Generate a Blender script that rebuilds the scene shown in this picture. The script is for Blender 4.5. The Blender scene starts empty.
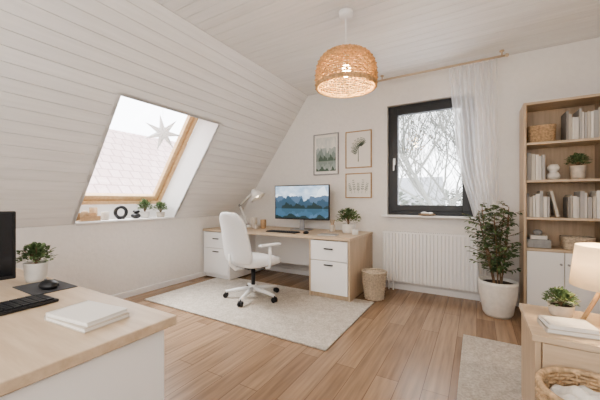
import bpy, math, random
from mathutils import Vector, Matrix
random.seed(7)
scene = bpy.context.scene
PI = math.pi

# ------------------------------------------------------------------ materials
def new_mat(name):
    m = bpy.data.materials.new(name); m.use_nodes = True
    nt = m.node_tree
    return m, nt, nt.nodes['Principled BSDF'], nt.nodes['Material Output']

def simple(name, col, rough=0.6, metal=0.0, noise=0.0, nscale=40, bump=0.0, emit=None, estr=0.0, dist=.01):
    m, nt, b, o = new_mat(name)
    b.inputs['Base Color'].default_value = (*col, 1)
    b.inputs['Roughness'].default_value = rough
    b.inputs['Metallic'].default_value = metal
    tc = nt.nodes.new('ShaderNodeTexCoord')
    n = nt.nodes.new('ShaderNodeTexNoise'); n.inputs['Scale'].default_value = nscale
    n.inputs['Detail'].default_value = 4
    nt.links.new(tc.outputs['Object'], n.inputs['Vector'])
    if noise > 0:
        mx = nt.nodes.new('ShaderNodeMix'); mx.data_type = 'RGBA'
        mx.inputs[6].default_value = tuple(c*(1-noise) for c in col)+(1,)
        mx.inputs[7].default_value = tuple(min(1, c*(1+noise)) for c in col)+(1,)
        r = nt.nodes.new('ShaderNodeMapRange'); r.inputs[1].default_value = .3; r.inputs[2].default_value = .7
        nt.links.new(n.outputs['Fac'], r.inputs[0]); nt.links.new(r.outputs[0], mx.inputs[0])
        nt.links.new(mx.outputs[2], b.inputs['Base Color'])
    if bump > 0:
        bp = nt.nodes.new('ShaderNodeBump'); bp.inputs['Strength'].default_value = bump
        bp.inputs['Distance'].default_value = dist
        nt.links.new(n.outputs['Fac'], bp.inputs['Height'])
        nt.links.new(bp.outputs['Normal'], b.inputs['Normal'])
    if emit:
        b.inputs['Emission Color'].default_value = (*emit, 1)
        b.inputs['Emission Strength'].default_value = estr
    return m

def wood(name, c1, c2, axis=0, rough=0.45):
    m, nt, b, o = new_mat(name)
    tc = nt.nodes.new('ShaderNodeTexCoord'); mp = nt.nodes.new('ShaderNodeMapping')
    s = [14, 14, 14]; s[axis] = 1.2
    mp.inputs['Scale'].default_value = s
    n = nt.nodes.new('ShaderNodeTexNoise'); n.inputs['Scale'].default_value = 2.2
    n.inputs['Detail'].default_value = 6; n.inputs['Roughness'].default_value = .65
    r = nt.nodes.new('ShaderNodeValToRGB')
    r.color_ramp.elements[0].position = .3; r.color_ramp.elements[1].position = .7
    r.color_ramp.elements[0].color = (*c1, 1); r.color_ramp.elements[1].color = (*c2, 1)
    L = nt.links.new
    L(tc.outputs['Object'], mp.inputs['Vector']); L(mp.outputs['Vector'], n.inputs['Vector'])
    L(n.outputs['Fac'], r.inputs['Fac']); L(r.outputs['Color'], b.inputs['Base Color'])
    b.inputs['Roughness'].default_value = rough
    return m

def island(name, cols, rough=0.6):
    m, nt, b, o = new_mat(name)
    g = nt.nodes.new('ShaderNodeNewGeometry'); r = nt.nodes.new('ShaderNodeValToRGB')
    r.color_ramp.interpolation = 'CONSTANT' if len(cols) > 2 else 'LINEAR'
    els = r.color_ramp.elements
    while len(els) < len(cols): els.new(.5)
    for i, c in enumerate(cols):
        els[i].position = i/len(cols) if len(cols) > 2 else i
        els[i].color = (*c, 1)
    nt.links.new(g.outputs['Random Per Island'], r.inputs['Fac'])
    nt.links.new(r.outputs['Color'], b.inputs['Base Color'])
    b.inputs['Roughness'].default_value = rough
    return m

def boards(name, c1, c2, axis):
    m = island(name, [c1, c2], .5); nt = m.node_tree; b = nt.nodes['Principled BSDF']; L = nt.links.new
    tc = nt.nodes.new('ShaderNodeTexCoord'); mp = nt.nodes.new('ShaderNodeMapping'); s = [22, 22, 22]; s[axis] = 1.5
    mp.inputs['Scale'].default_value = s
    n = nt.nodes.new('ShaderNodeTexNoise'); n.inputs['Scale'].default_value = 1.6; n.inputs['Detail'].default_value = 6
    L(tc.outputs['Object'], mp.inputs[0]); L(mp.outputs[0], n.inputs['Vector'])
    mr = nt.nodes.new('ShaderNodeMapRange'); mr.inputs[1].default_value = .3; mr.inputs[2].default_value = .7; mr.inputs[3].default_value = .94; mr.inputs[4].default_value = 1.02
    L(n.outputs['Fac'], mr.inputs[0])
    mx = nt.nodes.new('ShaderNodeMix'); mx.data_type = 'RGBA'; mx.blend_type = 'MULTIPLY'; mx.inputs[0].default_value = 1
    src = b.inputs['Base Color'].links[0].from_socket
    L(src, mx.inputs[6]); L(mr.outputs[0], mx.inputs[7]); L(mx.outputs[2], b.inputs['Base Color'])
    return m

def floor_mat():
    m, nt, b, o = new_mat('oak_plank_floor'); L = nt.links.new
    tc = nt.nodes.new('ShaderNodeTexCoord'); mp = nt.nodes.new('ShaderNodeMapping')
    mp.inputs['Rotation'].default_value = (0, 0, PI/2)
    br = nt.nodes.new('ShaderNodeTexBrick')
    br.inputs['Scale'].default_value = 1; br.inputs['Brick Width'].default_value = 1.3
    br.inputs['Row Height'].default_value = .13; br.inputs['Mortar Size'].default_value = .0018
    br.inputs['Mortar Smooth'].default_value = .3
    br.inputs['Color1'].default_value = (.255, .165, .103, 1); br.inputs['Color2'].default_value = (.355, .245, .162, 1)
    br.inputs['Mortar'].default_value = (.13, .08, .05, 1); br.offset = .37
    L(tc.outputs['Object'], mp.inputs['Vector']); L(mp.outputs['Vector'], br.inputs['Vector'])
    mp2 = nt.nodes.new('ShaderNodeMapping'); mp2.inputs['Scale'].default_value = (26, 1.6, 1)
    L(tc.outputs['Object'], mp2.inputs['Vector'])
    n = nt.nodes.new('ShaderNodeTexNoise'); n.inputs['Scale'].default_value = 1.5; n.inputs['Detail'].default_value = 6
    L(mp2.outputs['Vector'], n.inputs['Vector'])
    mx = nt.nodes.new('ShaderNodeMix'); mx.data_type = 'RGBA'; mx.blend_type = 'OVERLAY'
    mx.inputs[0].default_value = .55
    L(br.outputs['Color'], mx.inputs[6]); L(n.outputs['Fac'], mx.inputs[7])
    L(mx.outputs[2], b.inputs['Base Color'])
    b.inputs['Roughness'].default_value = .26
    bp = nt.nodes.new('ShaderNodeBump'); bp.inputs['Strength'].default_value = .15; bp.inputs['Distance'].default_value = .004
    L(n.outputs['Fac'], bp.inputs['Height']); L(bp.outputs['Normal'], b.inputs['Normal'])
    return m

def rug_mat():
    m, nt, b, o = new_mat('wool_rug'); L = nt.links.new
    tc = nt.nodes.new('ShaderNodeTexCoord')
    n1 = nt.nodes.new('ShaderNodeTexNoise'); n1.inputs['Scale'].default_value = 14; n1.inputs['Detail'].default_value = 9; n1.inputs['Roughness'].default_value = .85
    n2 = nt.nodes.new('ShaderNodeTexVoronoi'); n2.inputs['Scale'].default_value = 75
    L(tc.outputs['Object'], n1.inputs['Vector']); L(tc.outputs['Object'], n2.inputs['Vector'])
    ad = nt.nodes.new('ShaderNodeMath'); ad.operation = 'MULTIPLY_ADD'; ad.inputs[1].default_value = .3
    L(n2.outputs['Distance'], ad.inputs[0]); L(n1.outputs['Fac'], ad.inputs[2])
    r = nt.nodes.new('ShaderNodeValToRGB'); r.color_ramp.elements[0].position = .48; r.color_ramp.elements[1].position = .82
    r.color_ramp.elements[0].color = (.42, .375, .32, 1); r.color_ramp.elements[1].color = (.68, .63, .57, 1)
    L(ad.outputs[0], r.inputs[0]); L(r.outputs[0], b.inputs['Base Color']); b.inputs['Roughness'].default_value = 1
    bp = nt.nodes.new('ShaderNodeBump'); bp.inputs['Strength'].default_value = .9; bp.inputs['Distance'].default_value = .015
    L(ad.outputs[0], bp.inputs['Height']); L(bp.outputs['Normal'], b.inputs['Normal'])
    return m

def tiles_mat():
    m, nt, b, o = new_mat('pale_red_roof_tiles'); L = nt.links.new
    tc = nt.nodes.new('ShaderNodeTexCoord')
    br = nt.nodes.new('ShaderNodeTexBrick'); br.inputs['Scale'].default_value = 1
    br.inputs['Brick Width'].default_value = .3; br.inputs['Row Height'].default_value = .34
    br.inputs['Mortar Size'].default_value = .022
    br.inputs['Color1'].default_value = (.55, .41, .39, 1); br.inputs['Color2'].default_value = (.62, .48, .46, 1)
    br.inputs['Mortar'].default_value = (.40, .29, .28, 1)
    L(tc.outputs['Object'], br.inputs['Vector']); L(br.outputs['Color'], b.inputs['Base Color'])
    b.inputs['Roughness'].default_value = .9
    return m

def glass_mat():
    m, nt, b, o = new_mat('window_glass'); nt.nodes.remove(b)
    t = nt.nodes.new('ShaderNodeBsdfTransparent'); g = nt.nodes.new('ShaderNodeBsdfGlossy')
    g.inputs['Roughness'].default_value = .05
    mx = nt.nodes.new('ShaderNodeMixShader'); mx.inputs[0].default_value = .05
    nt.links.new(t.outputs[0], mx.inputs[1]); nt.links.new(g.outputs[0], mx.inputs[2]); nt.links.new(mx.outputs[0], o.inputs[0])
    return m

def cloth_mat(name, col, transp, transl, noise=False):
    m, nt, b, o = new_mat(name); nt.nodes.remove(b)
    t = nt.nodes.new('ShaderNodeBsdfTransparent'); d = nt.nodes.new('ShaderNodeBsdfDiffuse'); l = nt.nodes.new('ShaderNodeBsdfTranslucent')
    d.inputs[0].default_value = (*col, 1); l.inputs[0].default_value = (*col, 1)
    if noise:
        tc = nt.nodes.new('ShaderNodeTexCoord'); n = nt.nodes.new('ShaderNodeTexNoise'); n.inputs['Scale'].default_value = 45
        r = nt.nodes.new('ShaderNodeValToRGB'); r.color_ramp.elements[0].position = .35; r.color_ramp.elements[1].position = .65
        r.color_ramp.elements[0].color = (*[c*.75 for c in col], 1); r.color_ramp.elements[1].color = (*[min(1, c*1.15) for c in col], 1)
        nt.links.new(tc.outputs['Object'], n.inputs['Vector']); nt.links.new(n.outputs['Fac'], r.inputs[0])
        nt.links.new(r.outputs[0], d.inputs[0]); nt.links.new(r.outputs[0], l.inputs[0])
    m1 = nt.nodes.new('ShaderNodeMixShader'); m1.inputs[0].default_value = transl
    m2 = nt.nodes.new('ShaderNodeMixShader'); m2.inputs[0].default_value = transp
    nt.links.new(d.outputs[0], m1.inputs[1]); nt.links.new(l.outputs[0], m1.inputs[2])
    nt.links.new(m1.outputs[0], m2.inputs[1]); nt.links.new(t.outputs[0], m2.inputs[2]); nt.links.new(m2.outputs[0], o.inputs[0])
    return m

def landscape_mat(name, pal, emis, z_lake=.3):
    m, nt, b, o = new_mat(name); L = nt.links.new
    tc = nt.nodes.new('ShaderNodeTexCoord'); sp = nt.nodes.new('ShaderNodeSeparateXYZ'); L(tc.outputs['Generated'], sp.inputs[0])
    def mth(op, a, bb=None):
        n = nt.nodes.new('ShaderNodeMath'); n.operation = op
        for i, v in enumerate((a, bb)):
            if v is None: continue
            if isinstance(v, (int, float)): n.inputs[i].default_value = v
            else: L(v, n.inputs[i])
        return n.outputs[0]
    X, Z = sp.outputs['X'], sp.outputs['Z']
    Zr = mth('ADD', mth('ABSOLUTE', mth('SUBTRACT', Z, z_lake)), z_lake)
    def ridge(base, amp, sc, seed):
        n = nt.nodes.new('ShaderNodeTexNoise'); n.noise_dimensions = '1D'; n.inputs['Scale'].default_value = sc
        n.inputs['Detail'].default_value = 5; L(mth('ADD', X, seed), n.inputs['W'])
        return mth('ADD', mth('MULTIPLY', mth('SUBTRACT', n.outputs['Fac'], .5), amp), base)
    def mixc(f, A, B):
        n = nt.nodes.new('ShaderNodeMix'); n.data_type = 'RGBA'; L(f, n.inputs[0])
        for i, v in ((6, A), (7, B)):
            if isinstance(v, tuple): n.inputs[i].default_value = (*v, 1)
            else: L(v, n.inputs[i])
        return n.outputs[2]
    nz = nt.nodes.new('ShaderNodeTexNoise'); nz.inputs['Scale'].default_value = 7; nz.inputs['Detail'].default_value = 6
    L(tc.outputs['Generated'], nz.inputs['Vector'])
    sky = mixc(mth('MULTIPLY', mth('SUBTRACT', nz.outputs['Fac'], .35), 2.4), pal[0], pal[1])
    c = mixc(mth('LESS_THAN', Zr, ridge(.70, 1.0, 3.4, 3.1)), sky, mixc(mth('GREATER_THAN', mth('ADD', Zr, mth('MULTIPLY', nz.outputs['Fac'], .5)), .92), pal[2], pal[1]))
    c = mixc(mth('LESS_THAN', Zr, ridge(.55, .7, 4.0, 9.4)), c, pal[3])
    c = mixc(mth('LESS_THAN', Zr, ridge(.40, .6, 6.0, 22.0)), c, pal[4])
    c = mixc(mth('MULTIPLY', mth('LESS_THAN', Z, z_lake), .45), c, pal[5])
    c = mixc(mth('LESS_THAN', Z, ridge(.07, .35, 5.0, 41.0)), c, pal[4])
    if emis:
        b.inputs['Base Color'].default_value = (.01, .01, .01, 1)
        L(c, b.inputs['Emission Color']); b.inputs['Emission Strength'].default_value = emis
    else: L(c, b.inputs['Base Color'])
    b.inputs['Roughness'].default_value = .5
    return m

M = {}
M['wall'] = simple('plaster_wall', (.80, .775, .75), .9, noise=.018, nscale=30, bump=.35, dist=.01)
M['ceil'] = boards('white_painted_boards_x', (.85, .84, .83), (.90, .89, .88), 0)
M['slope'] = boards('white_painted_boards_y', (.83, .82, .81), (.88, .87, .86), 1)
M['gap'] = simple('board_groove', (.52, .50, .485), .9)
M['reveal'] = simple('white_reveal', (.89, .875, .855), .6)
M['trim'] = simple('white_trim', (.86, .845, .835), .45)
M['floor'] = floor_mat()
M['oak'] = wood('light_oak_x', (.50, .38, .26), (.66, .53, .395), 0)
M['oakz'] = wood('light_oak_z', (.46, .35, .24), (.60, .47, .345), 2)
M['pine'] = wood('pine_frame', (.56, .36, .18), (.70, .49, .28), 0)
M['white'] = simple('white_lacquer', (.86, .855, .85), .35)
M['whitep'] = simple('white_plastic', (.85, .85, .85), .4)
M['fabric'] = simple('white_upholstery', (.76, .76, .76), .85, noise=.04, nscale=200, bump=.15)
M['dark'] = simple('anthracite_frame', (.022, .024, .028), .4)
M['black'] = simple('black_plastic', (.015, .015, .017), .4)
M['grey'] = simple('grey_metal', (.35, .35, .36), .35, .8)
M['rug'] = rug_mat()
M['straw'] = simple('straw_wicker', (.52, .37, .23), .8, noise=.35, nscale=60)
M['straw_p'] = cloth_mat('lamp_rattan', (.70, .50, .30), 0.0, .35, True)
M['straw_l'] = simple('pale_wicker', (.58, .49, .385), .85, noise=.25, nscale=60)
M['ceramic'] = simple('ceramic_white', (.72, .695, .655), .5, noise=.06, nscale=30)
M['stone'] = simple('stone_pot', (.58, .52, .45), .8, noise=.15, nscale=25, bump=.3)
M['soil'] = simple('potting_soil', (.05, .035, .025), 1, noise=.4, bump=1)
M['leaf'] = island('green_leaves', [(.07, .12, .05), (.21, .29, .14)], .6)
M['leafd'] = island('ficus_leaves', [(.045, .085, .038), (.17, .24, .11)], .55)
M['bark'] = simple('bark', (.20, .13, .08), .9, noise=.3)
M['tree'] = simple('winter_bark', (.15, .155, .14), .95, noise=.2)
M['books'] = island('book_covers', [(.72, .69, .65), (.56, .52, .46), (.80, .78, .75), (.30, .285, .27), (.50, .41, .32), (.74, .71, .66), (.44, .43, .42), (.80, .78, .74), (.62, .58, .53)], .7)
M['paper'] = simple('paper', (.80, .775, .735), .8)
M['glass'] = glass_mat()
M['curtain'] = cloth_mat('sheer_curtain', (.95, .95, .945), .38, .6)
M['shade'] = cloth_mat('linen_shade', (.97, .90, .79), 0, .5)
M['bulb'] = simple('warm_bulb', (1, .8, .5), .5, emit=(1, .70, .38), estr=26)
M['screen'] = landscape_mat('mountain_lake_wallpaper', [(.34, .47, .62), (.78, .84, .90), (.08, .14, .22), (.03, .075, .12), (.008, .028, .030), (.06, .16, .26)], .95)
M['art'] = landscape_mat('watercolour_print', [(.58, .62, .60), (.78, .77, .72), (.40, .46, .45), (.24, .31, .29), (.10, .15, .12), (.48, .54, .53)], 0)
M['scr_off'] = simple('dark_screen', (.012, .013, .016), .15)
M['ink'] = simple('sage_ink', (.16, .21, .16), .9)
M['tiles'] = tiles_mat()
M['snow'] = simple('snowy_ground', (.8, .8, .82), .95)
M['far_wall'] = simple('distant_render', (.40, .42, .43), .95)
M['far_roof'] = simple('distant_roof', (.24, .25, .27), .95, noise=.15, nscale=5)
M['hedge'] = island('grey_green_conifer', [(.10, .14, .11), (.17, .21, .16)], .95)
M['sheet'] = simple('cotton_throw', (.80, .78, .75), .95, bump=.4, nscale=120)
M['greybox'] = simple('grey_felt', (.36, .36, .36), .9, noise=.1)
M['rawwood'] = simple('turned_wood', (.46, .31, .18), .6, noise=.15)
M['satin'] = simple('warm_white_metal', (.88, .87, .85), .35)

# ------------------------------------------------------------------ mesh builder
class MB:
    def __init__(s): s.v = []; s.f = []
    def add(s, vs, fs, mat=None):
        k = len(s.v)
        s.v += [tuple(mat @ Vector(p)) if mat else tuple(p) for p in vs]
        s.f += [tuple(i+k for i in f) for f in fs]
        return s
    def box(s, x0, x1, y0, y1, z0, z1, mat=None):
        return s.add([(x0,y0,z0),(x1,y0,z0),(x1,y1,z0),(x0,y1,z0),(x0,y0,z1),(x1,y0,z1),(x1,y1,z1),(x0,y1,z1)],
                     [(0,3,2,1),(4,5,6,7),(0,1,5,4),(1,2,6,5),(2,3,7,6),(3,0,4,7)], mat)
    def prism(s, pts, vec):
        n = len(pts); v = Vector(vec)
        vs = [Vector(p) for p in pts]; vs += [p+v for p in vs]
        fs = [tuple(range(n-1, -1, -1)), tuple(range(n, 2*n))]
        fs += [(i, (i+1) % n, n+(i+1) % n, n+i) for i in range(n)]
        return s.add(vs, fs)
    def tube(s, pts, r, k=8, closed=False, caps=True):
        P = [Vector(p) for p in pts]; n = len(P)
        rs = r if isinstance(r, (list, tuple)) else [r]*n
        vs = []; up = None
        for i in range(n):
            if closed: t = P[(i+1) % n]-P[i-1]
            else: t = P[min(i+1, n-1)]-P[max(i-1, 0)]
            t.normalize()
            if up is None:
                up = Vector((0, 0, 1)) if abs(t.z) < .9 else Vector((1, 0, 0))
            a = t.cross(up)
            if a.length < 1e-5: a = t.cross(Vector((0, 1, 0)))
            a.normalize(); b = a.cross(t).normalized(); up = b
            for j in range(k):
                th = 2*PI*j/k
                vs.append(P[i]+(a*math.cos(th)+b*math.sin(th))*rs[i])
        fs = []
        m = n if closed else n-1
        for i in range(m):
            i2 = (i+1) % n
            for j in range(k):
                j2 = (j+1) % k
                fs.append((i*k+j, i*k+j2, i2*k+j2, i2*k+j))
        if not closed and caps:
            fs.append(tuple(range(k-1, -1, -1))); fs.append(tuple(range((n-1)*k, n*k)))
        return s.add(vs, fs)
    def cyl(s, p0, p1, r0, r1=None, k=20):
        return s.tube([p0, p1], [r0, r0 if r1 is None else r1], k)
    def lathe(s, prof, c=(0, 0, 0), k=32, cap0=True, cap1=False):
        vs = []; fs = []
        for r, z in prof:
            for j in range(k):
                t = 2*PI*j/k; vs.append((c[0]+r*math.cos(t), c[1]+r*math.sin(t), c[2]+z))
        for i in range(len(prof)-1):
            for j in range(k):
                j2 = (j+1) % k
                fs.append((i*k+j, i*k+j2, (i+1)*k+j2, (i+1)*k+j))
        if cap0: fs.append(tuple(range(k-1, -1, -1)))
        if cap1: fs.append(tuple(range((len(prof)-1)*k, len(prof)*k)))
        return s.add(vs, fs)
    def ball(s, c, rx, ry, rz, k=16, n=10):
        vs = []; fs = []
        for i in range(n+1):
            ph = PI*i/n
            for j in range(k):
                t = 2*PI*j/k
                vs.append((c[0]+rx*math.sin(ph)*math.cos(t), c[1]+ry*math.sin(ph)*math.sin(t), c[2]-rz*math.cos(ph)))
        for i in range(n):
            for j in range(k):
                j2 = (j+1) % k; fs.append((i*k+j, i*k+j2, (i+1)*k+j2, (i+1)*k+j))
        return s.add(vs, fs)
    def leaf(s, p, d, size, wid=.45):
        d = Vector(d).normalized(); side = d.cross(Vector((random.uniform(-.4, .4), random.uniform(-.4, .4), 1)))
        if side.length < 1e-3: side = Vector((1, 0, 0))
        side.normalize(); nn = side.cross(d).normalized(); p = Vector(p); w = size*wid*.5
        vs = [p, p+d*size*.35+side*w+nn*size*.06, p+d*size*.75+side*w*.75, p+d*size-nn*size*.12, p+d*size*.75-side*w*.75, p+d*size*.35-side*w+nn*size*.06, p+d*size*.5-nn*size*.04]
        return s.add(vs, [(0,1,6),(1,2,6),(2,3,6),(3,4,6),(4,5,6),(5,0,6)])
    def wicker(s, prof, nring, nrib, th, amp=None, ribth=.8):
        amp = th*.9 if amp is None else amp
        P = [Vector((r, z)) for r, z in prof]; L = [0]
        for a, b in zip(P, P[1:]): L.append(L[-1]+(b-a).length)
        lv = []
        for i in range(nring):
            t = L[-1]*i/(nring-1)
            for q in range(len(P)-1):
                if t <= L[q+1]+1e-9:
                    f = (t-L[q])/(L[q+1]-L[q]); lv.append(P[q].lerp(P[q+1], f)); break
        for i, p in enumerate(lv):
            pts = []
            for j in range(2*nrib):
                th_ = PI*j/nrib; o = (amp if (j//2+i) % 2 == 0 else -amp)*(1 if j % 2 == 0 else 0)
                pts.append(((p.x+o)*math.cos(th_), (p.x+o)*math.sin(th_), p.y))
            s.tube(pts, th, 5, closed=True)
        for j in range(nrib):
            a = 2*PI*j/nrib
            s.tube([((p.x-(amp if (j+i) % 2 == 0 else -amp)*.6)*math.cos(a), (p.x-(amp if (j+i) % 2 == 0 else -amp)*.6)*math.sin(a), p.y) for i, p in enumerate(lv)], th*ribth, 4)
        return s
    def to(s, name, parent, mat, smooth=False, bevel=0, subsurf=0, solid=0, loc=None):
        me = bpy.data.meshes.new(name); me.from_pydata(s.v, [], s.f); me.update()
        ob = bpy.data.objects.new(name, me); scene.collection.objects.link(ob)
        me.materials.append(M[mat] if isinstance(mat, str) else mat)
        if smooth:
            for p in me.polygons: p.use_smooth = True
        if solid:
            md = ob.modifiers.new('solid', 'SOLIDIFY'); md.thickness = solid; md.offset = 0
        if bevel:
            md = ob.modifiers.new('bevel', 'BEVEL'); md.width = bevel; md.segments = 3; md.limit_method = 'ANGLE'
        if subsurf:
            md = ob.modifiers.new('sub', 'SUBSURF'); md.levels = subsurf; md.render_levels = subsurf
        if parent:
            ob.parent = parent
            if parent.get('w'): ob.location = -parent.location
        if loc: ob.location = loc
        return ob

def G(name, loc=(0, 0, 0), rz=0, world=False):
    e = bpy.data.objects.new(name, None); scene.collection.objects.link(e)
    e.location = loc; e.rotation_euler = (0, 0, rz); e.empty_display_size = .1
    if world: e['w'] = 1
    return e

# ------------------------------------------------------------------ room
XL, XR, YB, YF, H, EYE = -3.25, .95, 3.65, -1.2, 2.5, 1.05
XC, ZK = -2.02, .82
sx, sz = .5908, .8069
SL = 2.082
MB().box(-3.62, XR+.2, YF-.2, YB+.2, -.12, 0).to('floor', None, 'floor')
wx0, wx1, wz0, wz1 = -.93, -.02, .875, 2.18
mb = MB()
mb.prism([(-3.25, YB, 0), (wx0, YB, 0), (wx0, YB, 2.5), (-2.02, YB, 2.5), (-3.25, YB, .82)], (0, .2, 0))
mb.box(wx0, wx1, YB, YB+.2, 0, wz0); mb.box(wx0, wx1, YB, YB+.2, wz1, 2.5); mb.box(wx1, XR, YB, YB+.2, 0, 2.5)
mb.to('wall_back', None, 'wall')
MB().box(XR, XR+.2, YF-.2, YB+.2, 0, 2.5).to('wall_right', None, 'wall')
MB().prism([(-3.25, YF, 0), (XR, YF, 0), (XR, YF, 2.5), (-2.02, YF, 2.5), (-3.25, YF, .82)], (0, -.2, 0)).to('wall_front', None, 'wall')
MB().box(-3.62, XL, YF-.2, YB+.2, 0, ZK).to('wall_left', None, 'wall')
c = G('ceiling', (-.5, 1.2, 2.5), world=True)
mb = MB(); y = YF
while y < YB-.001:
    y2 = min(y+.1, YB); mb.box(XC, XR, y+.0018, y2-.0018, 2.5, 2.515); y += .1
mb.to('ceiling_boards', c, 'ceil', bevel=.0025)
MB().box(XC-.02, XR+.2, YF-.2, YB+.2, 2.510, 2.62).to('ceiling_backing', c, 'gap')
oy0, oy1 = 1.35, 2.42
sl = G('wall_slope', (-2.7, 1.2, 1.6), world=True)
def sp(s, y, n):
    return (XL+s*sx-n*sz, y, ZK+s*sz+n*sx)
def slab(mb, s0, s1, y0, y1, n0, n1):
    vs = [sp(s0,y0,n0), sp(s1,y0,n0), sp(s1,y1,n0), sp(s0,y1,n0), sp(s0,y0,n1), sp(s1,y0,n1), sp(s1,y1,n1), sp(s0,y1,n1)]
    mb.add(vs, [(0,1,2,3),(7,6,5,4),(0,4,5,1),(1,5,6,2),(2,6,7,3),(3,7,4,0)])
mb = MB(); NP = 22; w = SL/NP; g = .0012
for i in range(NP):
    if i < 14:
        slab(mb, i*w+g, (i+1)*w-g, YF, oy0, 0, .015); slab(mb, i*w+g, (i+1)*w-g, oy1, YB, 0, .015)
    else: slab(mb, i*w+g, (i+1)*w-g, YF, YB, 0, .015)
mb.to('slope_boards', sl, 'slope', bevel=.002)
mb = MB(); ST = 14*w
slab(mb, -.02, ST, YF-.2, oy0-.03, .009, .1); slab(mb, -.02, ST, oy1+.03, YB+.2, .009, .1); slab(mb, ST+.03, SL+.05, YF-.2, YB+.2, .009, .1)
mb.to('slope_backing', sl, 'gap')

DN = .33
f0 = Vector((-3.526, 0, 1.0)); ft = Vector(sp(ST, 0, DN))
sk = G('window_1', (-3.2, 1.9, 1.5), world=True)
mb = MB()
for yy, d in ((oy0, -.03), (oy1, .03)):
    mb.prism([(XL, yy, ZK), sp(ST, yy, 0), (ft.x, yy, ft.z), (f0.x, yy, f0.z), (-3.53, yy, ZK)], (0, d, 0))
mb.prism([sp(ST, oy0-.03, 0), (ft.x, oy0-.03, ft.z), (ft.x+.02, oy0-.03, ft.z+.04), (Vector(sp(ST+.03, oy0-.03, 0)))], (0, oy1-oy0+.06, 0))
mb.box(-3.56, -3.526, oy0-.03, oy1+.03, ZK, 1.0)
mb.to('reveal_lining', sk, 'reveal')
MB().box(-3.526, -3.225, oy0+.001, oy1-.001, ZK+.001, ZK+.022).to('sill_board', sk, 'white', bevel=.004)
L = (ft-f0).length
fr = (ft-f0).normalized(); nrm = Vector((-fr.z, 0, fr.x))
Rm = Matrix(((fr.x, 0, nrm.x, f0.x), (0, 1, 0, 0), (fr.z, 0, nrm.z, f0.z), (0, 0, 0, 1)))
def ring(mb, s0, s1, y0, y1, b, n0, n1, m):
    mb.box(s0, s1, y0, y0+b, n0, n1, m); mb.box(s0, s1, y1-b, y1, n0, n1, m)
    mb.box(s0, s0+b, y0+b, y1-b, n0, n1, m); mb.box(s1-b, s1, y0+b, y1-b, n0, n1, m)
mb = MB(); ring(mb, 0, L, oy0, oy1, .04, 0, .09, Rm); mb.to('outer_frame', sk, 'pine', bevel=.003)
mb = MB(); ring(mb, .045, L-.045, oy0+.045, oy1-.045, .055, .025, .08, Rm); mb.to('sash', sk, 'pine', bevel=.004)
mb = MB(); mb.box(L-.09, L-.075, 1.7, 2.05, .0, .02, Rm); mb.to('sash_handle_bar', sk, 'grey')
MB().box(.09, L-.09, oy0+.09, oy1-.09, .05, .056, Rm).to('glass', sk, 'glass')

w2 = G('window_2', (-.475, YB+.1, 1.5), world=True)
def ringxz(mb, x0, x1, z0, z1, b, y0, y1):
    mb.box(x0, x0+b, y0, y1, z0, z1); mb.box(x1-b, x1, y0, y1, z0, z1)
    mb.box(x0+b, x1-b, y0, y1, z0, z0+b); mb.box(x0+b, x1-b, y0, y1, z1-b, z1)
mb = MB(); ringxz(mb, wx0, wx1, wz0, wz1, .06, YB+.06, YB+.13); mb.to('outer_frame', w2, 'dark', bevel=.003)
mb = MB(); ringxz(mb, wx0+.045, wx1-.045, wz0+.045, wz1-.045, .07, YB+.04, YB+.11); mb.to('sash', w2, 'dark', bevel=.004)
MB().box(wx0+.09, wx1-.09, YB+.07, YB+.078, wz0+.09, wz1-.09).to('glass', w2, 'glass')
mb = MB(); mb.box(wx0+.062, wx0+.088, YB+.03, YB+.04, 1.47, 1.55); mb.cyl((wx0+.075, YB+.04, 1.52), (wx0+.075, YB+.005, 1.52), .009); mb.tube([(wx0+.075, YB+.005, 1.525), (wx0+.075, YB+.003, 1.40)], .009)
mb.to('handle', w2, 'whitep', bevel=.002)
MB().box(wx0-.05, wx1+.05, YB-.09, YB+.06, wz0-.022, wz0).to('trim_1', None, 'white', bevel=.004)

MB().box(XL, XL+.014, YF, YB, 0, .065).to('baseboard_left', None, 'trim', bevel=.003)
MB().box(XL+.014, XR, YB-.014, YB, 0, .065).to('baseboard_back', None, 'trim', bevel=.003)
MB().box(XR-.014, XR, YF, YB-.014, 0, .065).to('baseboard_right', None, 'trim', bevel=.003)

# exterior
ex = G('neighbouring_roof', (-8, 3, 1), world=True)
S0 = Vector((-6.4, 0, -.4)); up = Vector((-4.2, 0, 3.9)).normalized()
mb = MB(); mb.box(-6, 14, 0, 5.6, 0, .05)
r = mb.to('tiles', ex, 'tiles')
r.matrix_local = Matrix.Translation(-ex.location) @ Matrix(((0, up.x, -up.z, S0.x), (1, 0, 0, 0), (0, up.z, up.x, S0.z), (0, 0, 0, 1)))
MB().box(-10.3, -6.4, -6, 14, -3.2, -.45).to('house_walls', ex, 'wall')
MB().box(-40, 40, 4.2, 60, -3.4, -3.2).to('ground', None, 'snow')
dh = G('distant_house', (-5.2, 26, -3.2), world=True)
MB().box(-9.0, -2.6, 23.5, 28.5, -3.2, .7).to('walls', dh, 'far_wall')
MB().prism([(-9.3, 23.2, .6), (-9.3, 28.8, .6), (-9.3, 26, 2.9)], (7.0, 0, 0)).to('roof', dh, 'far_roof')
hd = G('conifer_hedge', (-1, 20, -3.2), world=True)
mb = MB(); rh = random.Random(4)
for i in range(16):
    x = -7+i*.62+rh.uniform(-.1, .1); hh = rh.uniform(3.8, 5.0); yy = 19+rh.uniform(-.5, .5)
    for q in range(260):
        t = rh.random(); a = rh.uniform(0, 2*PI); rr = .62*(1-t)**.7
        random.seed(rh.random()); mb.leaf((x+rr*math.cos(a), yy+rr*math.sin(a), -3.2+hh*t), (math.cos(a), math.sin(a), rh.uniform(-.2, .8)), .42, .45)
mb.to('foliage', hd, 'hedge')
random.seed(9)

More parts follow.
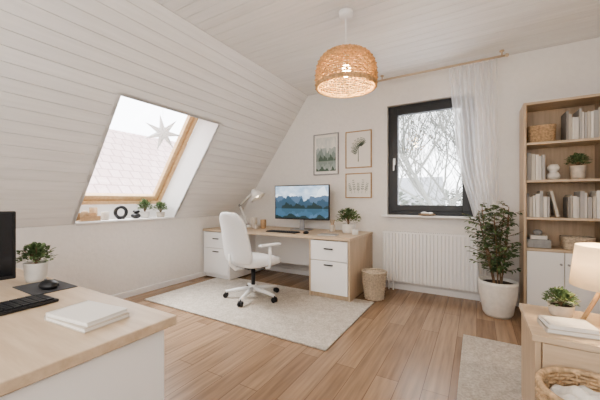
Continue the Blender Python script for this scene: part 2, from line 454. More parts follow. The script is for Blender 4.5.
def tree(name, x, y, seed, thick, h0):
    tr = G(name, (x, y, -3.2), world=True)
    mb = MB(); rt = random.Random(seed)
    def branch(p, d, ln, r, lvl):
        pts = [p]; q = Vector(p); dd = Vector(d); n = 4
        for i in range(n):
            dd = (dd+Vector((rt.uniform(-.2, .2), rt.uniform(-.2, .2), rt.uniform(-.05, .15)))).normalized()
            q = q+dd*ln/n; pts.append(q.copy())
        mb.tube(pts, [r*(1-.5*i/n) for i in range(n+1)], 3 if lvl > 2 else 7, caps=False)
        if lvl >= 6: return
        for k in range(4 if lvl < 5 else 3):
            base = pts[rt.choice([1, 2, 3, 4])]
            a = Vector((rt.uniform(-1, 1), rt.uniform(-.6, .6), rt.uniform(.0, .9)))
            branch(base, (dd*.75+a).normalized(), ln*rt.uniform(.6, .76), r*.56, lvl+1)
    branch(Vector((x, y, -3.2)), Vector((0, 0, 1)), h0, thick, 0)
    mb.to('trunk_and_branches', tr, 'tree')
tree('bare_tree', -1.1, 10.5, 5, .15, 4.2)
tree('bare_tree.001', .2, 15, 12, .17, 5.0)

# ------------------------------------------------------------------ rugs
def rug(name, x0, x1, y0, y1):
    MB().box(x0, x1, y0, y1, .0005, .014).to(name, None, 'rug', bevel=.005)
rug('area_rug', -3.0, -.9, 1.88, 3.02)
rug('area_rug.001', -.09, .86, .7, 2.64)

# ------------------------------------------------------------------ far desk
DT = .66
d = G('writing_desk', (-2.15, 3.2, 0), world=True)
DX0, DX1, DY0, DY1 = -3.225, -1.10, 2.87, 3.63
MB().box(DX0, DX1, DY0-.015, DY1, DT-.03, DT).to('desk_top', d, 'oak', bevel=.003)
mb = MB(); mb.box(DX1-.025, DX1-.004, DY0, DY1, .015, DT-.031); mb.box(-1.575, -1.556, DY0, DY1, .015, DT-.031); mb.box(-1.556, DX1-.025, DY0+.02, DY1, .015, .06)
mb.to('right_pedestal', d, 'oakz', bevel=.002)
mb = MB(); mb.box(DX0+.004, DX0+.022, DY0, DY1, .015, DT-.031); mb.box(-2.765, -2.745, DY0, DY1, .015, DT-.031); mb.box(DX0+.022, -2.765, DY0+.02, DY1, .015, .06)
mb.to('left_pedestal', d, 'white', bevel=.002)
mb = MB()
for a, b in ((-1.552, DX1-.029), (DX0+.026, -2.769)):
    mb.box(a, b, DY0-.005, DY0+.015, .065, .405); mb.box(a, b, DY0-.005, DY0+.015, .411, DT-.04)
mb.to('drawer_fronts', d, 'white', bevel=.003)
mb = MB()
for a, b in ((-1.552, DX1-.029), (DX0+.026, -2.769)):
    m_ = (a+b)/2
    for z in (.36, .53): mb.box(m_-.05, m_+.05, DY0-.02, DY0-.004, z, z+.012)
mb.to('drawer_pulls', d, 'black', bevel=.002)
MB().box(-2.745, -1.575, 3.4, 3.415, .2, DT-.031).to('modesty_panel', d, 'white')

def monitor(name, loc, rz, w, h, zb, scr, body='black'):
    g = G(name, loc, rz)
    MB().box(-w/2, w/2, -.008, .02, zb, zb+h).to('bezel', g, body, bevel=.005)
    MB().box(-w/2+.012, w/2-.012, -.0105, -.0085, zb+.016, zb+h-.012).to('screen', g, scr)
    mb = MB(); mb.box(-.035, .035, .021, .035, .01, zb+h*.5); mb.box(-.05, .05, .0205, .04, zb+h*.35, zb+h*.65); mb.to('stand', g, 'grey', bevel=.004)
    MB().box(-.13, .13, -.06, .11, .001, .011).to('base_plate', g, 'grey', bevel=.004)
    return g
monitor('computer_monitor', (-1.975, 3.38, DT), .04, .80, .45, .135, 'screen')

def keyboard(name, loc, rz, w=.42, dpt=.13):
    g = G(name, loc, rz); MB().box(-w/2, w/2, -dpt/2, dpt/2, .001, .012).to('case', g, 'black', bevel=.004)
    mb = MB(); nx = 16
    for r_ in range(5):
        for q in range(nx):
            if r_ == 0 and 4 <= q < 10:
                if q == 4: mb.box(-w/2+.01+4*(w-.02)/nx, -w/2+.01+10*(w-.02)/nx-.003, -dpt/2+.01, -dpt/2+.01+(dpt-.02)/5-.004, .0125, .017)
                continue
            x = -w/2+.01+q*(w-.02)/nx; yy = -dpt/2+.01+r_*(dpt-.02)/5
            mb.box(x, x+(w-.02)/nx-.003, yy, yy+(dpt-.02)/5-.004, .0125, .017)
    mb.to('keys', g, 'dark'); return g
def mouse(name, loc, rz, s=1, mat='black'):
    g = G(name, loc, rz); mb = MB(); mb.ball((0, 0, .012*s), .03*s, .05*s, .02*s)
    for i, p in enumerate(mb.v): mb.v[i] = (p[0], p[1], max(p[2], .001))
    mb.to('shell', g, mat, True)
    MB().tube([(0, .02*s, .03*s), (0, .034*s, .028*s)], .004*s).to('wheel', g, 'grey'); return g
keyboard('keyboard', (-2.02, 3.02, DT), 0)
mouse('computer_mouse', (-1.70, 3.02, DT), .1)

def notebook(name, loc, rz, w, h, layers, mats=('paper',)):
    g = G(name, loc, rz); z = .001
    for i, (t, s_) in enumerate(layers):
        a = .05*(i % 2)
        MB().box(-w*s_/2, w*s_/2, -h*s_/2, h*s_/2, z+.002, z+t-.002, Matrix.Rotation(a, 4, 'Z')).to('pages_%d' % i, g, 'paper')
        c_ = MB(); R_ = Matrix.Rotation(a, 4, 'Z')
        c_.box(-w*s_/2-.003, w*s_/2+.003, -h*s_/2-.003, h*s_/2+.003, z, z+.002, R_); c_.box(-w*s_/2-.003, w*s_/2+.003, -h*s_/2-.003, h*s_/2+.003, z+t-.002, z+t, R_)
        c_.box(-w*s_/2-.004, -w*s_/2, -h*s_/2-.003, h*s_/2+.003, z, z+t, R_)
        c_.to('cover_%d' % i, g, mats[i % len(mats)]); z += t+.0005
    return g
notebook('notebook', (-1.42, 3.03, DT), .15, .2, .14, [(.01, 1)], ('greybox',))

# desk lamp
dl = G('desk_lamp', (-2.84, 3.34, DT))
MB().lathe([(.085, .001), (.085, .016), (.025, .024), (.018, .04)], cap1=True).to('base', dl, 'satin', True)
MB().tube([(0, 0, .02), (-.15, 0, .31)], .012).to('lower_arm', dl, 'satin', True)
MB().tube([(-.15, 0, .31), (.12, -.03, .50)], .012).to('upper_arm', dl, 'satin', True)
mb = MB(); mb.ball((-.15, 0, .31), .022, .022, .022); mb.ball((.12, -.03, .50), .022, .022, .022); mb.ball((0, 0, .04), .022, .022, .022); mb.to('joints', dl, 'grey', True)
h_ = MB().lathe([(.02, .08), (.034, .072), (.05, .035), (.11, -.06), (.108, -.06), (.045, .032)], cap0=True).to('lamp_head', dl, 'satin', True)
h_.location = (.18, -.04, .47); h_.rotation_euler = (.15, -.6, 0)
h2 = MB().ball((0, 0, -.01), .034, .034, .04).to('bulb', dl, simple('frosted_bulb', (.9, .85, .75), .4, emit=(1, .80, .55), estr=3), True); h2.location = h_.location; h2.rotation_euler = h_.rotation_euler  # bulb glow is added to make the unlit desk lamp stand out

def pot(g, r, h, mat, z=0, taper=.78, k=32):
    MB().lathe([(r*taper, z+.001), (r*(taper+.1), z+h*.2), (r, z+h*.9), (r, z+h), (r*.9, z+h), (r*.88, z+h*.85)], k=k).to('pot', g, mat, True)
    MB().lathe([(r*.88, z+h*.84), (r*.885, z+h*.86)], cap0=True, cap1=True).to('soil', g, 'soil')
def bush(g, z, r, hgt, n, ls, mat='leaf', stems=12, wid=.55):
    mb = MB(); st = MB()
    for i in range(stems):
        a = 2*PI*i/stems+random.uniform(-.3, .3); rr = r*random.uniform(.2, .8); hh = hgt*random.uniform(.5, .9)
        st.tube([(0, 0, z), (rr*.4*math.cos(a), rr*.4*math.sin(a), z+hh*.6), (rr*math.cos(a), rr*math.sin(a), z+hh)], ls*.05+.0008, 4)
    for i in range(n):
        a = random.uniform(0, 2*PI); t = random.random()**.45; ph = random.uniform(-.2, 1)*PI/2
        p = Vector((r*.85*t*math.cos(a)*math.cos(ph), r*.85*t*math.sin(a)*math.cos(ph), z+hgt*.35+hgt*.58*t*math.sin(ph)))
        dd = Vector((p.x, p.y, (p.z-z)*.5)).normalized()+Vector((random.uniform(-.8, .8), random.uniform(-.8, .8), random.uniform(-.4, .6)))
        mb.leaf(p, dd, ls*random.uniform(.7, 1.2), wid)
    st.to('stems', g, 'bark'); mb.to('leaves', g, mat)
def potted(name, loc, r, h, br, bh, n, ls, pm='ceramic', **k):
    g = G(name, loc); pot(g, r, h, pm); bush(g, h*.86, br, bh, n, ls, **k); return g
potted('potted_plant', (-1.30, 3.33, DT), .08, .11, .16, .20, 420, .036)
def jar(name, loc, r, h, mat, lid=None):
    g = G(name, loc); MB().lathe([(r*.9, .001), (r, .01), (r, h), (r*.88, h), (r*.85, h*.3)], k=24).to('body', g, mat, True)
    MB().lathe([(r*.85, h*.75), (r*.85, h*.78)], cap0=True, cap1=True, k=24).to('fill', g, lid or 'paper'); return g
jar('candle_jar', (-2.64, 3.24, DT), .040, .15, 'stone'); jar('candle_jar.001', (-2.53, 3.30, DT), .040, .12, 'rawwood'); jar('candle_jar.002', (-2.55, 3.17, DT), .03, .06, 'stone')
g = jar('pencil_cup', (-1.52, 3.36, DT), .035, .09, 'stone', 'dark')
mb = MB()
for i in range(5): mb.tube([(.01*math.cos(i*1.3), .01*math.sin(i*1.3), .075), (.03*math.cos(i*1.3), .03*math.sin(i*1.3), .15)], .003, 6)
mb.to('pencils', g, 'rawwood')
jar('coffee_mug', (-1.17, 3.2, DT), .032, .06, 'ceramic', 'dark')

# ------------------------------------------------------------------ office chair
ch = G('office_chair', (-2.05, 2.50, .014), -.22)
mb = MB()
for i in range(5):
    a = 2*PI*i/5+.15; c_, s_ = math.cos(a), math.sin(a)
    mb.tube([(.02*c_, .02*s_, .10), (.15*c_, .15*s_, .088), (.29*c_, .29*s_, .066)], [.026, .021, .015], 8)
mb.lathe([(.042, .07), (.045, .08), (.04, .12), (.03, .14)], cap1=True)
mb.to('star_base', ch, 'whitep', True)
mb = MB()
for i in range(5):
    a = 2*PI*i/5+.15; c_, s_ = math.cos(a), math.sin(a); P0 = Vector((.29*c_, .29*s_, .027)); t_ = Vector((-s_, c_, 0))
    for q in (-1, 1): mb.cyl(P0+t_*q*.007, P0+t_*q*.022, .026)
    mb.cyl((P0.x, P0.y, .027), (P0.x, P0.y, .068), .006, k=8)
mb.to('casters', ch, 'black')
MB().cyl((0, 0, .12), (0, 0, .33), .022).to('gas_lift', ch, 'black', True)
mb = MB(); mb.box(-.09, .09, -.13, .1, .325, .355); mb.box(-.21, .21, -.02, .03, .335, .352); mb.to('tilt_mechanism', ch, 'black', bevel=.006)
mb = MB()
def se(t, a, b, e=.5):
    c_, s_ = math.cos(t), math.sin(t)
    return (a*abs(c_)**e*(1 if c_ >= 0 else -1), b*abs(s_)**e*(1 if s_ >= 0 else -1))
rings = [(.86, .357), (.97, .368), (1.0, .395), (.985, .42), (.93, .436), (.7, .442), (.35, .437), (.01, .434)]
k = 36; vs = []; fs = []
for sc, z in rings:
    for j in range(k):
        x, y_ = se(2*PI*j/k, .235*sc, .235*sc); vs.append((x, y_+.02, z-(.02*max(0, (y_-.14)/.08) if z > .39 else 0)))
for i in range(len(rings)-1):
    for j in range(k): fs.append((i*k+j, i*k+(j+1) % k, (i+1)*k+(j+1) % k, (i+1)*k+j))
fs.append(tuple(range(k-1, -1, -1))); fs.append(tuple(range((len(rings)-1)*k, len(rings)*k)))
mb.add(vs, fs); mb.to('seat', ch, 'fabric', True)
mb = MB(); vs = []; fs = []; nu, nv = 12, 16
for j in range(nv+1):
    t = j/nv
    z = .40+.52*t
    hw = .235*(1-.20*t)*((1-(max(0, t-.84)/.19)**2)**.5 if t > .84 else 1)*min(1, .80+.2*min(1, t/.12))
    for i in range(nu+1):
        u = -1+2*i/nu
        vs.append((hw*u, -.225-.02*math.sin(t*PI*1.1+.2)-.13*t*t+.055*u*u, z-.012*u*u*(t > .8)))
for j in range(nv):
    for i in range(nu): a = j*(nu+1)+i; fs.append((a, a+1, a+nu+2, a+nu+1))
mb.add(vs, fs); mb.to('backrest', ch, 'fabric', True, solid=.05, subsurf=1)
MB().tube([(0, -.1, .34), (0, -.23, .345), (0, -.29, .40), (0, -.295, .50)], [.022, .022, .02, .012]).to('back_strut', ch, 'whitep', True)
mb = MB()
for q in (-1, 1):
    mb.tube([(q*.20, .0, .345), (q*.262, .0, .36), (q*.272, .0, .42), (q*.268, -.0, .575)], .014, 10)
mb.to('arm_supports', ch, 'whitep', True)
mb = MB()
for q in (-1, 1): mb.box(q*.268-.03, q*.268+.03, -.13, .13, .573, .597)
mb.to('arm_pads', ch, 'whitep', bevel=.011)

# ------------------------------------------------------------------ near desk
nd = G('corner_desk', (-1.7, .3, 0), world=True)
NX0, NX1, NY0, NY1 = -2.62, -.876, -.15, .665
MB().box(NX0, NX1, NY0, NY1, DT-.032, DT).to('desk_top', nd, 'oak', bevel=.004)
MB().box(-1.36, NX1-.03, NY0+.03, NY1-.03, .02, DT-.033).to('drawer_cabinet', nd, 'white', bevel=.003)
mb = MB(); mb.box(NX1-.029, NX1-.018, NY0+.035, NY1-.035, .03, .30); mb.box(NX1-.029, NX1-.018, NY0+.035, NY1-.035, .305, DT-.04); mb.to('side_panels', nd, 'white', bevel=.002)
mb = MB(); mb.box(NX0+.02, NX0+.06, NY0+.03, NY1-.03, 0, DT-.033); mb.box(-1.34, NX1-.05, NY0+.05, NY1-.05, 0, .02); mb.to('plinth_and_leg', nd, 'white')
g = monitor('computer_monitor.001', (-1.82, .235, DT), PI/2-.14, .56, .30, .04, 'scr_off')
keyboard('keyboard.001', (-1.44, .32, DT), PI/2+.05, .40, .14)
MB().box(-1.78, -1.545, .50, .655, DT+.0005, DT+.004).to('mouse_pad', None, simple('grey_mouse_pad', (.07, .072, .078), .8), bevel=.001)
mouse('computer_mouse.001', (-1.62, .575, DT+.004), PI/2, 1.1)
notebook('notebook.001', (-1.10, .495, DT), .08, .215, .135, [(.014, 1.0), (.012, .93)], ('stone', 'paper'))
potted('potted_plant.001', (-1.83, .60, DT), .047, .090, .078, .10, 420, .022)

# ------------------------------------------------------------------ sill items
SZ = ZK+.0225
g = G('wooden_tray', (-3.30, 1.49, SZ)); mb = MB(); mb.box(-.05, .05, -.09, .09, .001, .014); mb.box(-.05, -.042, -.09, .09, .014, .08); mb.box(.042, .05, -.09, .09, .014, .05); mb.to('tray', g, 'rawwood', bevel=.002)
MB().ball((0, -.03, .06), .037, .04, .045).to('knob', g, 'rawwood', True)
jar('candle_jar.003', (-3.33, 1.66, SZ), .036, .085, 'stone'); jar('candle_jar.004', (-3.44, 1.60, SZ), .036, .13, 'rawwood')
g = G('ring_sculpture', (-3.33, 1.82, SZ)); mb = MB(); mb.tube([(0, .058*math.cos(2*PI*i/24), .074+.058*math.sin(2*PI*i/24)) for i in range(24)], .018, 8, closed=True); mb.box(-.02, .02, -.03, .03, .0005, .014); mb.to('ring', g, 'black', True)
g = G('pebble_stack', (-3.32, 1.98, SZ)); mb = MB(); mb.ball((0, 0, .03), .055, .05, .03); mb.ball((0, .005, .078), .04, .036, .020); mb.to('pebbles', g, 'dark', True)
potted('potted_plant.002', (-3.37, 2.12, SZ), .05, .07, .085, .15, 320, .030); potted('potted_plant.003', (-3.32, 2.29, SZ), .05, .06, .088, .13, 300, .028, pm='stone')
g = G('shell_dish', (-.48, YB-.03, wz0)); mb = MB(); mb.lathe([(.04, .001), (.085, .012), (.09, .018), (.08, .016), (.03, .006)], k=24)
mb.to('dish', g, 'rawwood', True); mb = MB(); mb.ball((-.025, 0, .026), .04, .025, .018); mb.ball((.035, .005, .024), .032, .025, .016); mb.to('pebbles', g, 'ceramic', True)

sg = G('paper_star', (-2.79, 1.95, 1.74))
mb = MB(); Np = 7; vs = [(0, 0, .035), (0, 0, -.035)]
for i in range(2*Np):
    a = PI*i/Np+PI/2; r_ = .19 if i % 2 == 0 else .06
    vs.append((r_*math.cos(a), r_*math.sin(a), 0))
fs = []
for i in range(2*Np):
    a, b = 2+i, 2+(i+1) % (2*Np); fs += [(0, a, b), (1, b, a)]
dirc = Vector((2.79, -1.95, -.5)).normalized()
q = dirc.to_track_quat('Z', 'Y').to_matrix().to_4x4()
mb.add(vs, fs, q @ Matrix.Rotation(.15, 4, 'Z')); mb.to('star', sg, cloth_mat('star_paper', (.9, .89, .88), 0, .45))
MB().tube([(0, 0, .16), (0, 0, .262)], .0012, 4).to('thread', sg, 'paper')

# ------------------------------------------------------------------ pendant
pl = G('pendant_lamp', (-.868, 2.17, 0))
prof = [(.035, 2.190), (.09, 2.186), (.14, 2.170), (.180, 2.145), (.208, 2.105), (.222, 2.06), (.228, 2.01), (.228, 1.96), (.225, 1.92)]
MB().wicker(prof, 22, 38, .0064, amp=.009, ribth=.75).to('rattan_shade', pl, 'straw_p', True)
mb = MB()
for z_, r_ in ((1.918, .225), (1.932, .227), (2.190, .037)): mb.tube([(r_*math.cos(2*PI*i/48), r_*math.sin(2*PI*i/48), z_) for i in range(48)], .009, 8, closed=True)
mb.to('rims', pl, 'straw_p', True)
MB().cyl((0, 0, 2.17), (0, 0, 2.47), .004, k=8).to('cord', pl, 'whitep')
MB().lathe([(.02, 2.45), (.05, 2.46), (.055, 2.499)], cap0=True, cap1=True).to('canopy', pl, 'whitep', True)
MB().cyl((0, 0, 2.09), (0, 0, 2.21), .022).to('socket', pl, 'whitep')
MB().ball((0, 0, 2.045), .038, .038, .048).to('bulb', pl, 'bulb', True)
def point(name, loc, e, col, r=.04, parent=None):
    l = bpy.data.lights.new(name, 'POINT'); l.energy = e; l.color = col; l.shadow_soft_size = r
    o = bpy.data.objects.new(name, l); o.location = loc; scene.collection.objects.link(o)
    if parent: o.parent = parent
point('bulb_light', (0, 0, 1.97), 8, (1, .74, .45), .04, pl)

# ------------------------------------------------------------------ pictures
def frame(name, x0, x1, z0, z1, art):
    g = G(name, ((x0+x1)/2, YB-.012, (z0+z1)/2)); w_, h__ = (x1-x0)/2, (z1-z0)/2
    mb = MB(); b = .013
    mb.box(-w_, -w_+b, -.012, .011, -h__, h__); mb.box(w_-b, w_, -.012, .011, -h__, h__); mb.box(-w_+b, w_-b, -.012, .011, -h__, -h__+b); mb.box(-w_+b, w_-b, -.012, .011, h__-b, h__)
    mb.to('frame', g, 'rawwood' if art != 'land' else 'greybox', bevel=.002)
    MB().box(-w_+b, w_-b, -.002, .01, -h__+b, h__-b).to('mount', g, 'paper')
    if art == 'land':
        MB().box(-w_+.04, w_-.04, -.004, -.0022, -h__+.05, h__-.05).to('print', g, 'art')
    else:
        mb = MB(); y_ = -.0035
        def sprig(x, z, ang, ln, nl, ls):
            dx, dz = math.sin(ang), math.cos(ang)
            mb.add([(x-.0015, y_, z), (x+.0015, y_, z), (x+dx*ln, y_, z+dz*ln)], [(0, 1, 2)])
            for i in range(nl):
                t = .25+.75*i/nl; bx, bz = x+dx*ln*t, z+dz*ln*t
                for q_ in (-1, 1):
                    a = ang+q_*.85; ex_, ez = math.sin(a), math.cos(a); l_ = ls*(1.1-.5*t)
                    mb.add([(bx, y_, bz), (bx+ex_*l_*.5-ez*l_*.22, y_, bz+ez*l_*.5+ex_*l_*.22), (bx+ex_*l_, y_, bz+ez*l_), (bx+ex_*l_*.5+ez*l_*.22, y_, bz+ez*l_*.5-ex_*l_*.22)], [(0, 1, 2, 3)])
        if art == 'tree':
            mb.add([(-.006, y_, -h__+.08), (.006, y_, -h__+.08), (.003, y_, .02), (-.003, y_, .02)], [(0, 1, 2, 3)])
            for q_ in range(9): sprig(0, -h__+.17+.012*q_, -1.05+.26*q_, .11+.06*math.sin(PI*q_/8), 6, .03)
        else:
            for i in range(5): sprig(-.09+.045*i, -h__+.06, (-.25+.12*i), h__*(.9+.3*(i % 2)), 5, .028)
        mb.to('botanical_print', g, 'ink')
frame('picture_frame', -1.925, -1.556, 1.386, 1.937, 'land')
frame('picture_frame.001', -1.459, -1.116, 1.455, 1.923, 'tree')
frame('picture_frame.002', -1.459, -1.116, 1.075, 1.39, 'sprigs')

# ------------------------------------------------------------------ radiator
rd = G('radiator', (-.47, 3.6, 0), world=True)
rx0, rx1, rz0, rz1 = -.955, .01, .10, .685
mb = MB(); nr = 26; pr = []
wv = (rx1-rx0)/nr
for i in range(nr):
    x = rx0+i*wv
    pr += [(x, 3.570), (x+wv*.2, 3.570), (x+wv*.28, 3.552), (x+wv*.82, 3.552), (x+wv*.9, 3.570)]
pr.append((rx1, 3.570))
mb.prism([(p[0], p[1], rz0+.01) for p in pr]+[(rx1, 3.58, rz0+.01), (rx0, 3.58, rz0+.01)], (0, 0, rz1-rz0-.03))
mb.box(rx0, rx1, 3.60, 3.615, rz0+.01, rz1-.02)
mb.to('ribbed_panels', rd, 'white')
mb = MB(); mb.box(rx0-.004, rx0, 3.553, 3.618, rz0, rz1); mb.box(rx1, rx1+.004, 3.553, 3.618, rz0, rz1); mb.box(rx0, rx1, 3.553, 3.558, rz1-.02, rz1); mb.box(rx0, rx1, 3.613, 3.618, rz1-.02, rz1)
for i in range(48): mb.box(rx0+.01+i*.0197, rx0+.018+i*.0197, 3.558, 3.613, rz1-.008, rz1-.002)
mb.to('casing', rd, 'white')
mb = MB()
for x in (rx0+.1, rx1-.12): mb.box(x, x+.02, 3.6155, 3.648, .3, .6)
mb.cyl((rx0+.06, 3.59, .0), (rx0+.06, 3.59, rz0+.012), .008); mb.cyl((rx0+.11, 3.59, .0), (rx0+.11, 3.59, rz0+.012), .008)
mb.to('pipes_and_brackets', rd, 'white')

# ------------------------------------------------------------------ curtain + rail
cu = G('sheer_curtain', (0, 3.5, 0), world=True)
mb = MB(); vs = []; fs = []; nu, nv = 110, 40
def interp(t, pts):
    for (a, va), (b, vb) in zip(pts, pts[1:]):
        if t <= b:
            f = (t-a)/(b-a); f = f*f*(3-2*f)*.6+f*.4; return va+(vb-va)*f
    return pts[-1][1]
for j in range(nv+1):
    t = j/nv; z = 2.425-t*2.40
    xl = interp(t, [(0, -.25), (.36, -.19), (.72, .0), (1, .03)]); xr = interp(t, [(0, .17), (.5, .19), (1, .2)])
    for i in range(nu+1):
        u = i/nu
        vs.append((xl+(xr-xl)*u+.004*math.sin(u*40+t*5), 3.497+(.022+.006*math.sin(t*3))*math.sin(u*2*PI*9+.6*math.sin(t*4+u*3))+.006*math.sin(u*31+t*2), z))
for j in range(nv):
    for i in range(nu): a = j*(nu+1)+i; fs.append((a, a+1, a+nu+2, a+nu+1))
mb.add(vs, fs); mb.to('drape', cu, 'curtain', True)
cr = G('curtain_rod', (-.4, 3.5, 2.45), world=True)
mb = MB(); mb.cyl((-1.05, 3.5, 2.445), (.24, 3.5, 2.445), .011); mb.ball((-1.06, 3.5, 2.445), .018, .018, .018); mb.ball((.25, 3.5, 2.445), .018, .018, .018)
for x in (-.95, .21): mb.cyl((x, 3.5, 2.445), (x, 3.5, 2.4995), .006, k=10); mb.cyl((x, 3.5, 2.49), (x, 3.5, 2.4995), .02)
mb.to('rod', cr, 'oak', True)

# ------------------------------------------------------------------ waste basket
wb = G('waste_basket', (-.945, 3.165, 0))
MB().wicker([(.095, .008), (.105, .1), (.118, .20), (.122, .285)], 22, 26, .0055, amp=.006).to('weave', wb, 'straw_l', True)
mb = MB(); mb.tube([(.122*math.cos(2*PI*i/40), .122*math.sin(2*PI*i/40), .288) for i in range(40)], .009, 8, closed=True); mb.lathe([(.092, .001), (.097, .012), (.112, .2), (.114, .28), (.111, .28), (.09, .02)], k=32); mb.to('rim_and_liner', wb, 'straw_l', True)

# ------------------------------------------------------------------ big ficus
fp = G('potted_ficus', (.165, 3.27, 0))
MB().lathe([(.10, .001), (.118, .03), (.148, .20), (.155, .29), (.156, .32), (.14, .32), (.135, .28)], k=40).to('pot', fp, 'ceramic', True)
MB().lathe([(.136, .285), (.137, .29)], cap0=True, cap1=True).to('soil', fp, 'soil')
st = MB(); lf = MB(); rp = random.Random(11)
for i in range(8):
    a = 2*PI*i/8; top = Vector((-.03+.17*math.cos(a)*rp.uniform(.4, 1), .11*math.sin(a)*rp.uniform(.4, 1), rp.uniform(.80, 1.0)))
    b0 = Vector((.03*math.cos(a), .03*math.sin(a), .285)); md = (b0+top)/2+Vector((rp.uniform(-.03, .03), rp.uniform(-.03, .03), 0))
    st.tube([b0, md, top], [.007, .005, .003], 6)
    for q_ in range(18):
        t = .18+.82*q_/17; base = b0.lerp(md, t*2) if t < .5 else md.lerp(top, t*2-1)
        an = rp.uniform(0, 2*PI); ln = rp.uniform(.06, .16)*(1.15-.5*abs(t-.5)); e = base+Vector((math.cos(an)*ln, math.sin(an)*ln*.8, ln*.35))
        st.tube([base, e], [.0025, .0012], 4)
        for k_ in range(10):
            p = base.lerp(e, .25+.75*k_/9); random.seed(rp.random())
            dd = Vector((math.cos(an+rp.uniform(-1.4, 1.4)), math.sin(an+rp.uniform(-1.4, 1.4)), rp.uniform(-.6, .4)))
            if -.27 < p.x < .155 and p.y < .17: lf.leaf(p, dd, rp.uniform(.030, .048), .58)
for i, v_ in enumerate(lf.v):
    lf.v[i] = (max(-.30, min(.188, v_[0])), min(.195, v_[1]), v_[2])
st.v = [(max(-.30, min(.185, a)), min(.19, b), c) for a, b, c in st.v]
st.to('stems', fp, 'bark'); lf.to('leaves', fp, 'leafd')

# ------------------------------------------------------------------ bookcase
random.seed(21)
bk = G('bookcase', (.61, 3.49, 0), world=True)
bx0, bx1, by0, by1, bz = .362, .925, 3.34, 3.635, 1.92
mb = MB(); mb.box(bx0, bx0+.022, by0, by1, 0, bz); mb.box(bx1-.022, bx1, by0, by1, 0, bz); mb.to('side_panels', bk, 'oakz', bevel=.002)
mb = MB(); sh = [.05, .60, .875, 1.205, 1.54, bz-.022]
for z in sh: mb.box(bx0+.022, bx1-.022, by0+.004, by1-.01, z, z+.022)
mb.to('shelves', bk, 'oak', bevel=.002)
MB().box(bx0+.022, bx1-.022, by1-.01, by1, .0, bz).to('back_panel', bk, 'oakz')
mx_ = (bx0+bx1)/2
mb = MB(); mb.box(bx0+.024, mx_-.002, by0-.008, by0+.003, .075, .598); mb.box(mx_+.002, bx1-.024, by0-.008, by0+.003, .075, .598); mb.to('cabinet_doors', bk, 'white', bevel=.002)
mb = MB(); mb.cyl((mx_-.025, by0-.03, .50), (mx_-.025, by0-.007, .50), .008); mb.cyl((mx_+.025, by0-.03, .50), (mx_+.025, by0-.007, .50), .008); mb.to('knobs', bk, 'grey')
MB().box(bx0+.022, bx1-.022, by0+.03, by0+.04, 0, .05).to('plinth', bk, 'oak')
def books(name, x0, x1, z, hmin, hmax, seed, lean=False):
    r_ = random.Random(seed); mb = MB(); x = x0
    while x < x1-.012:
        t = r_.uniform(.014, .032); t = min(t, x1-x); h = r_.uniform(hmin, hmax); dp = r_.uniform(.14, .2)
        mb.box(x+.001, x+t-.001, by0+.02+.02*r_.random(), by0+.03+dp, z+.0005, z+h); x += t
    if lean:
        mb.box(0, .02, by0+.03, by0+.18, 0, hmax*.95, Matrix.Translation((x+.045, 0, z+.0055)) @ Matrix.Rotation(-.2, 4, 'Y'))
    mb.to(name, None, 'books', bevel=.0015)
Z = [s+.022 for s in sh]
books('row_of_books', .66, .895, Z[4], .19, .26, 1); books('row_of_books.001', .39, .52, Z[3], .19, .25, 2)
books('row_of_books.002', .39, .56, Z[2], .18, .24, 3, True); books('row_of_books.003', .67, .895, Z[2], .17, .24, 4)
def wbasket(name, loc, w_, d_, h_, mat):
    g = G(name, loc); mb = MB(); n = int(h_/.011); nj = 40
    for i in range(n):
        z = .006+i*.011; s_ = .9+.1*i/n; pts = []
        for j in range(nj):
            x, y_ = se(2*PI*j/nj, w_/2*s_, d_/2*s_, .4); o = 1+.025*(1 if (i+j) % 2 else -1); pts.append((x*o, y_*o, z))
        mb.tube(pts, .0058, 5, closed=True)
    mb.prism([(se(2*PI*j/nj, w_/2*.88, d_/2*.88, .4)[0], se(2*PI*j/nj, w_/2*.88, d_/2*.88, .4)[1], .001) for j in range(nj)], (0, 0, .006))
    mb.to('weave', g, mat, True)
    return g
wbasket('wicker_basket', (.50, 3.46, Z[4]), .20, .17, .16, 'straw')
g = G('ceramic_vase', (.585, 3.43, Z[3])); mb = MB(); mb.lathe([(.025, .001), (.045, .015), (.05, .04), (.035, .065), (.025, .072), (.04, .09), (.045, .11), (.03, .135), (.014, .14), (.01, .135)]); mb.to('body', g, 'ceramic', True)
potted('potted_plant.004', (.755, 3.46, Z[3]), .055, .12, .09, .12, 300, .028, pm='stone')
g = G('stack_of_boxes', (.48, 3.47, Z[1])); MB().box(-.085, .085, -.08, .08, .001, .075).to('box_1', g, 'greybox', bevel=.004); MB().box(-.06, .06, -.07, .07, .0755, .11).to('box_2', g, 'ceramic', bevel=.003)
MB().ball((0, 0, .135), .035, .035, .025).to('ornament', g, 'greybox', True)
wbasket('wicker_basket.001', (.75, 3.47, Z[1]), .21, .17, .11, 'straw_l')

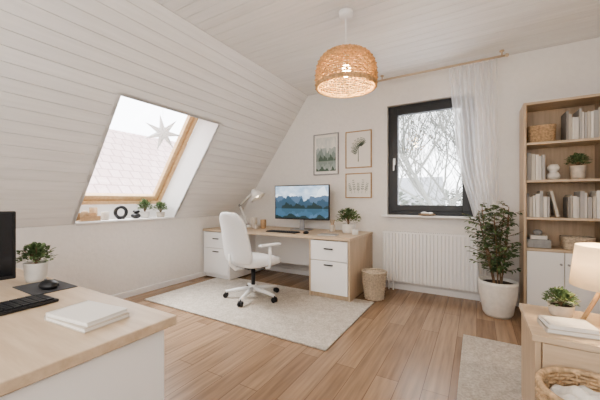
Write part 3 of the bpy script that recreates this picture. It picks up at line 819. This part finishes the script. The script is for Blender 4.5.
# ------------------------------------------------------------------ right side cabinet
sc_ = G('side_cabinet', (.55, 1.78, 0), world=True)
cx0, cx1, cy0, cy1, cz = .205, .925, 1.55, 1.98, .50
MB().box(cx0-.01, cx1, cy0-.012, cy1, cz-.026, cz).to('top', sc_, 'oak', bevel=.003)
mb = MB(); mb.box(cx0, cx0+.022, cy0, cy1, .0145, cz-.027); mb.box(cx1-.022, cx1, cy0, cy1, .0145, cz-.027); mb.to('sides', sc_, 'oakz', bevel=.002)
mb = MB(); mb.box(cx0+.022, cx1-.022, cy0+.01, cy1-.01, .04, .06); mb.box(cx0+.022, cx1-.022, cy1-.01, cy1-.002, .04, cz-.027); mb.to('bottom_and_back', sc_, 'oak')
mb = MB(); mm = (cx0+cx1)/2; mb.box(cx0+.025, mm-.002, cy0-.004, cy0+.009, .062, cz-.03); mb.box(mm+.002, cx1-.025, cy0-.004, cy0+.009, .062, cz-.03); mb.to('doors', sc_, 'oak', bevel=.002)
notebook('book_stack', (.330, 1.660, cz), .12, .17, .12, [(.018, 1.0), (.016, .92)], ('stone', 'paper'))
potted('potted_plant.005', (.345, 1.86, cz), .050, .055, .078, .075, 400, .021, pm='stone')
tl = G('table_lamp', (.50, 1.80, cz))
mb = MB()
for i in range(3):
    a = 2*PI*i/3+3.3; mb.tube([(.10*math.cos(a), .10*math.sin(a), .009), (.012*math.cos(a), .012*math.sin(a), .20)], [.008, .009], 10)
mb.cyl((0, 0, .185), (0, 0, .205), .03); mb.to('tripod_legs', tl, 'rawwood', True)
mb = MB(); mb.lathe([(.135, .170), (.115, .350)], cap0=False, k=48); mb.to('shade', tl, 'shade', True, solid=.002)
MB().ball((0, 0, .25), .03, .03, .04).to('bulb', tl, 'bulb', True); MB().cyl((0, 0, .2), (0, 0, .22), .014).to('socket', tl, 'whitep')
point('bulb_light.001', (0, 0, .305), 6.5, (1, .74, .47), .03, tl)

lb = G('laundry_basket', (.345, 1.375, .0145))
MB().wicker([(.115, .006), (.128, .12), (.143, .25), (.150, .375)], 30, 30, .0065, amp=.007).to('weave', lb, 'straw', True)
mb = MB(); mb.tube([(.15*math.cos(2*PI*i/40), .15*math.sin(2*PI*i/40), .38) for i in range(40)], .011, 8, closed=True); mb.lathe([(.11, .001), (.112, .01)], cap1=True)
mb.to('rim_and_base', lb, 'straw', True)
mb = MB(); vs = []; fs = []; n = 30
for j in range(n+1):
    rr = .128*(j/n)
    for i in range(64):
        a = 2*PI*i/64; x, y_ = rr*math.cos(a), rr*math.sin(a)
        vs.append((x, y_, .325+.03*(1-(j/n)**2)+.010*math.sin(x*26+y_*62+2.2*math.sin(x*22))+.006*math.sin(x*75-y_*34)))
for j in range(n):
    for i in range(64): fs.append((j*64+i, j*64+(i+1) % 64, (j+1)*64+(i+1) % 64, (j+1)*64+i))
mb.add(vs, fs); mb.to('folded_throw', lb, 'sheet', True, solid=.006)

# ------------------------------------------------------------------ camera
cam = bpy.data.cameras.new('camera'); co = bpy.data.objects.new('camera', cam); scene.collection.objects.link(co)
cam.sensor_width = 36; cam.lens = 18.0; cam.clip_start = .02
co.location = (0, 0, EYE); co.rotation_euler = (PI/2, 0, math.radians(30.5)); scene.camera = co

# ------------------------------------------------------------------ light
wd = bpy.data.worlds.new('overcast_sky'); scene.world = wd; wd.use_nodes = True
bg = wd.node_tree.nodes['Background']; bg.inputs[0].default_value = (.93, .955, 1.0, 1); bg.inputs[1].default_value = 4.4
def area(name, loc, direction, sx_, sy_, e, col=(1, 1, 1), portal=False):
    l = bpy.data.lights.new(name, 'AREA'); l.shape = 'RECTANGLE'; l.size = sx_; l.size_y = sy_; l.energy = e; l.color = col
    if portal: l.cycles.is_portal = True
    o = bpy.data.objects.new(name, l); o.location = loc
    o.rotation_euler = Vector(direction).to_track_quat('-Z', 'Y').to_euler(); scene.collection.objects.link(o)
    return o
mid = (f0+ft)/2+nrm*.12; mid.y = (oy0+oy1)/2
area('portal_skylight', mid, -nrm, 1.3, 1.5, 1, portal=True)
area('portal_window', ((wx0+wx1)/2, YB+.22, (wz0+wz1)/2), (0, -1, 0), .95, 1.35, 1, portal=True)
area('skylight_fill_lamp', (-5.2, 2.0, 5.0), (1.9, -.05, -2.8), 2.2, 2.2, 360, (1, .97, .92))  # added area lamp high outside, out of view, strengthens light through the skylight
area('room_fill_lamp', (-.7, YF+.1, 1.55), (-.05, 1, .05), 2.8, 1.6, 37, (1, .975, .94))  # added fill lamp behind the camera, no fixture stands there
scene.view_settings.view_transform = 'AgX'
scene.view_settings.look = 'AgX - Medium High Contrast'
scene.view_settings.exposure = .58
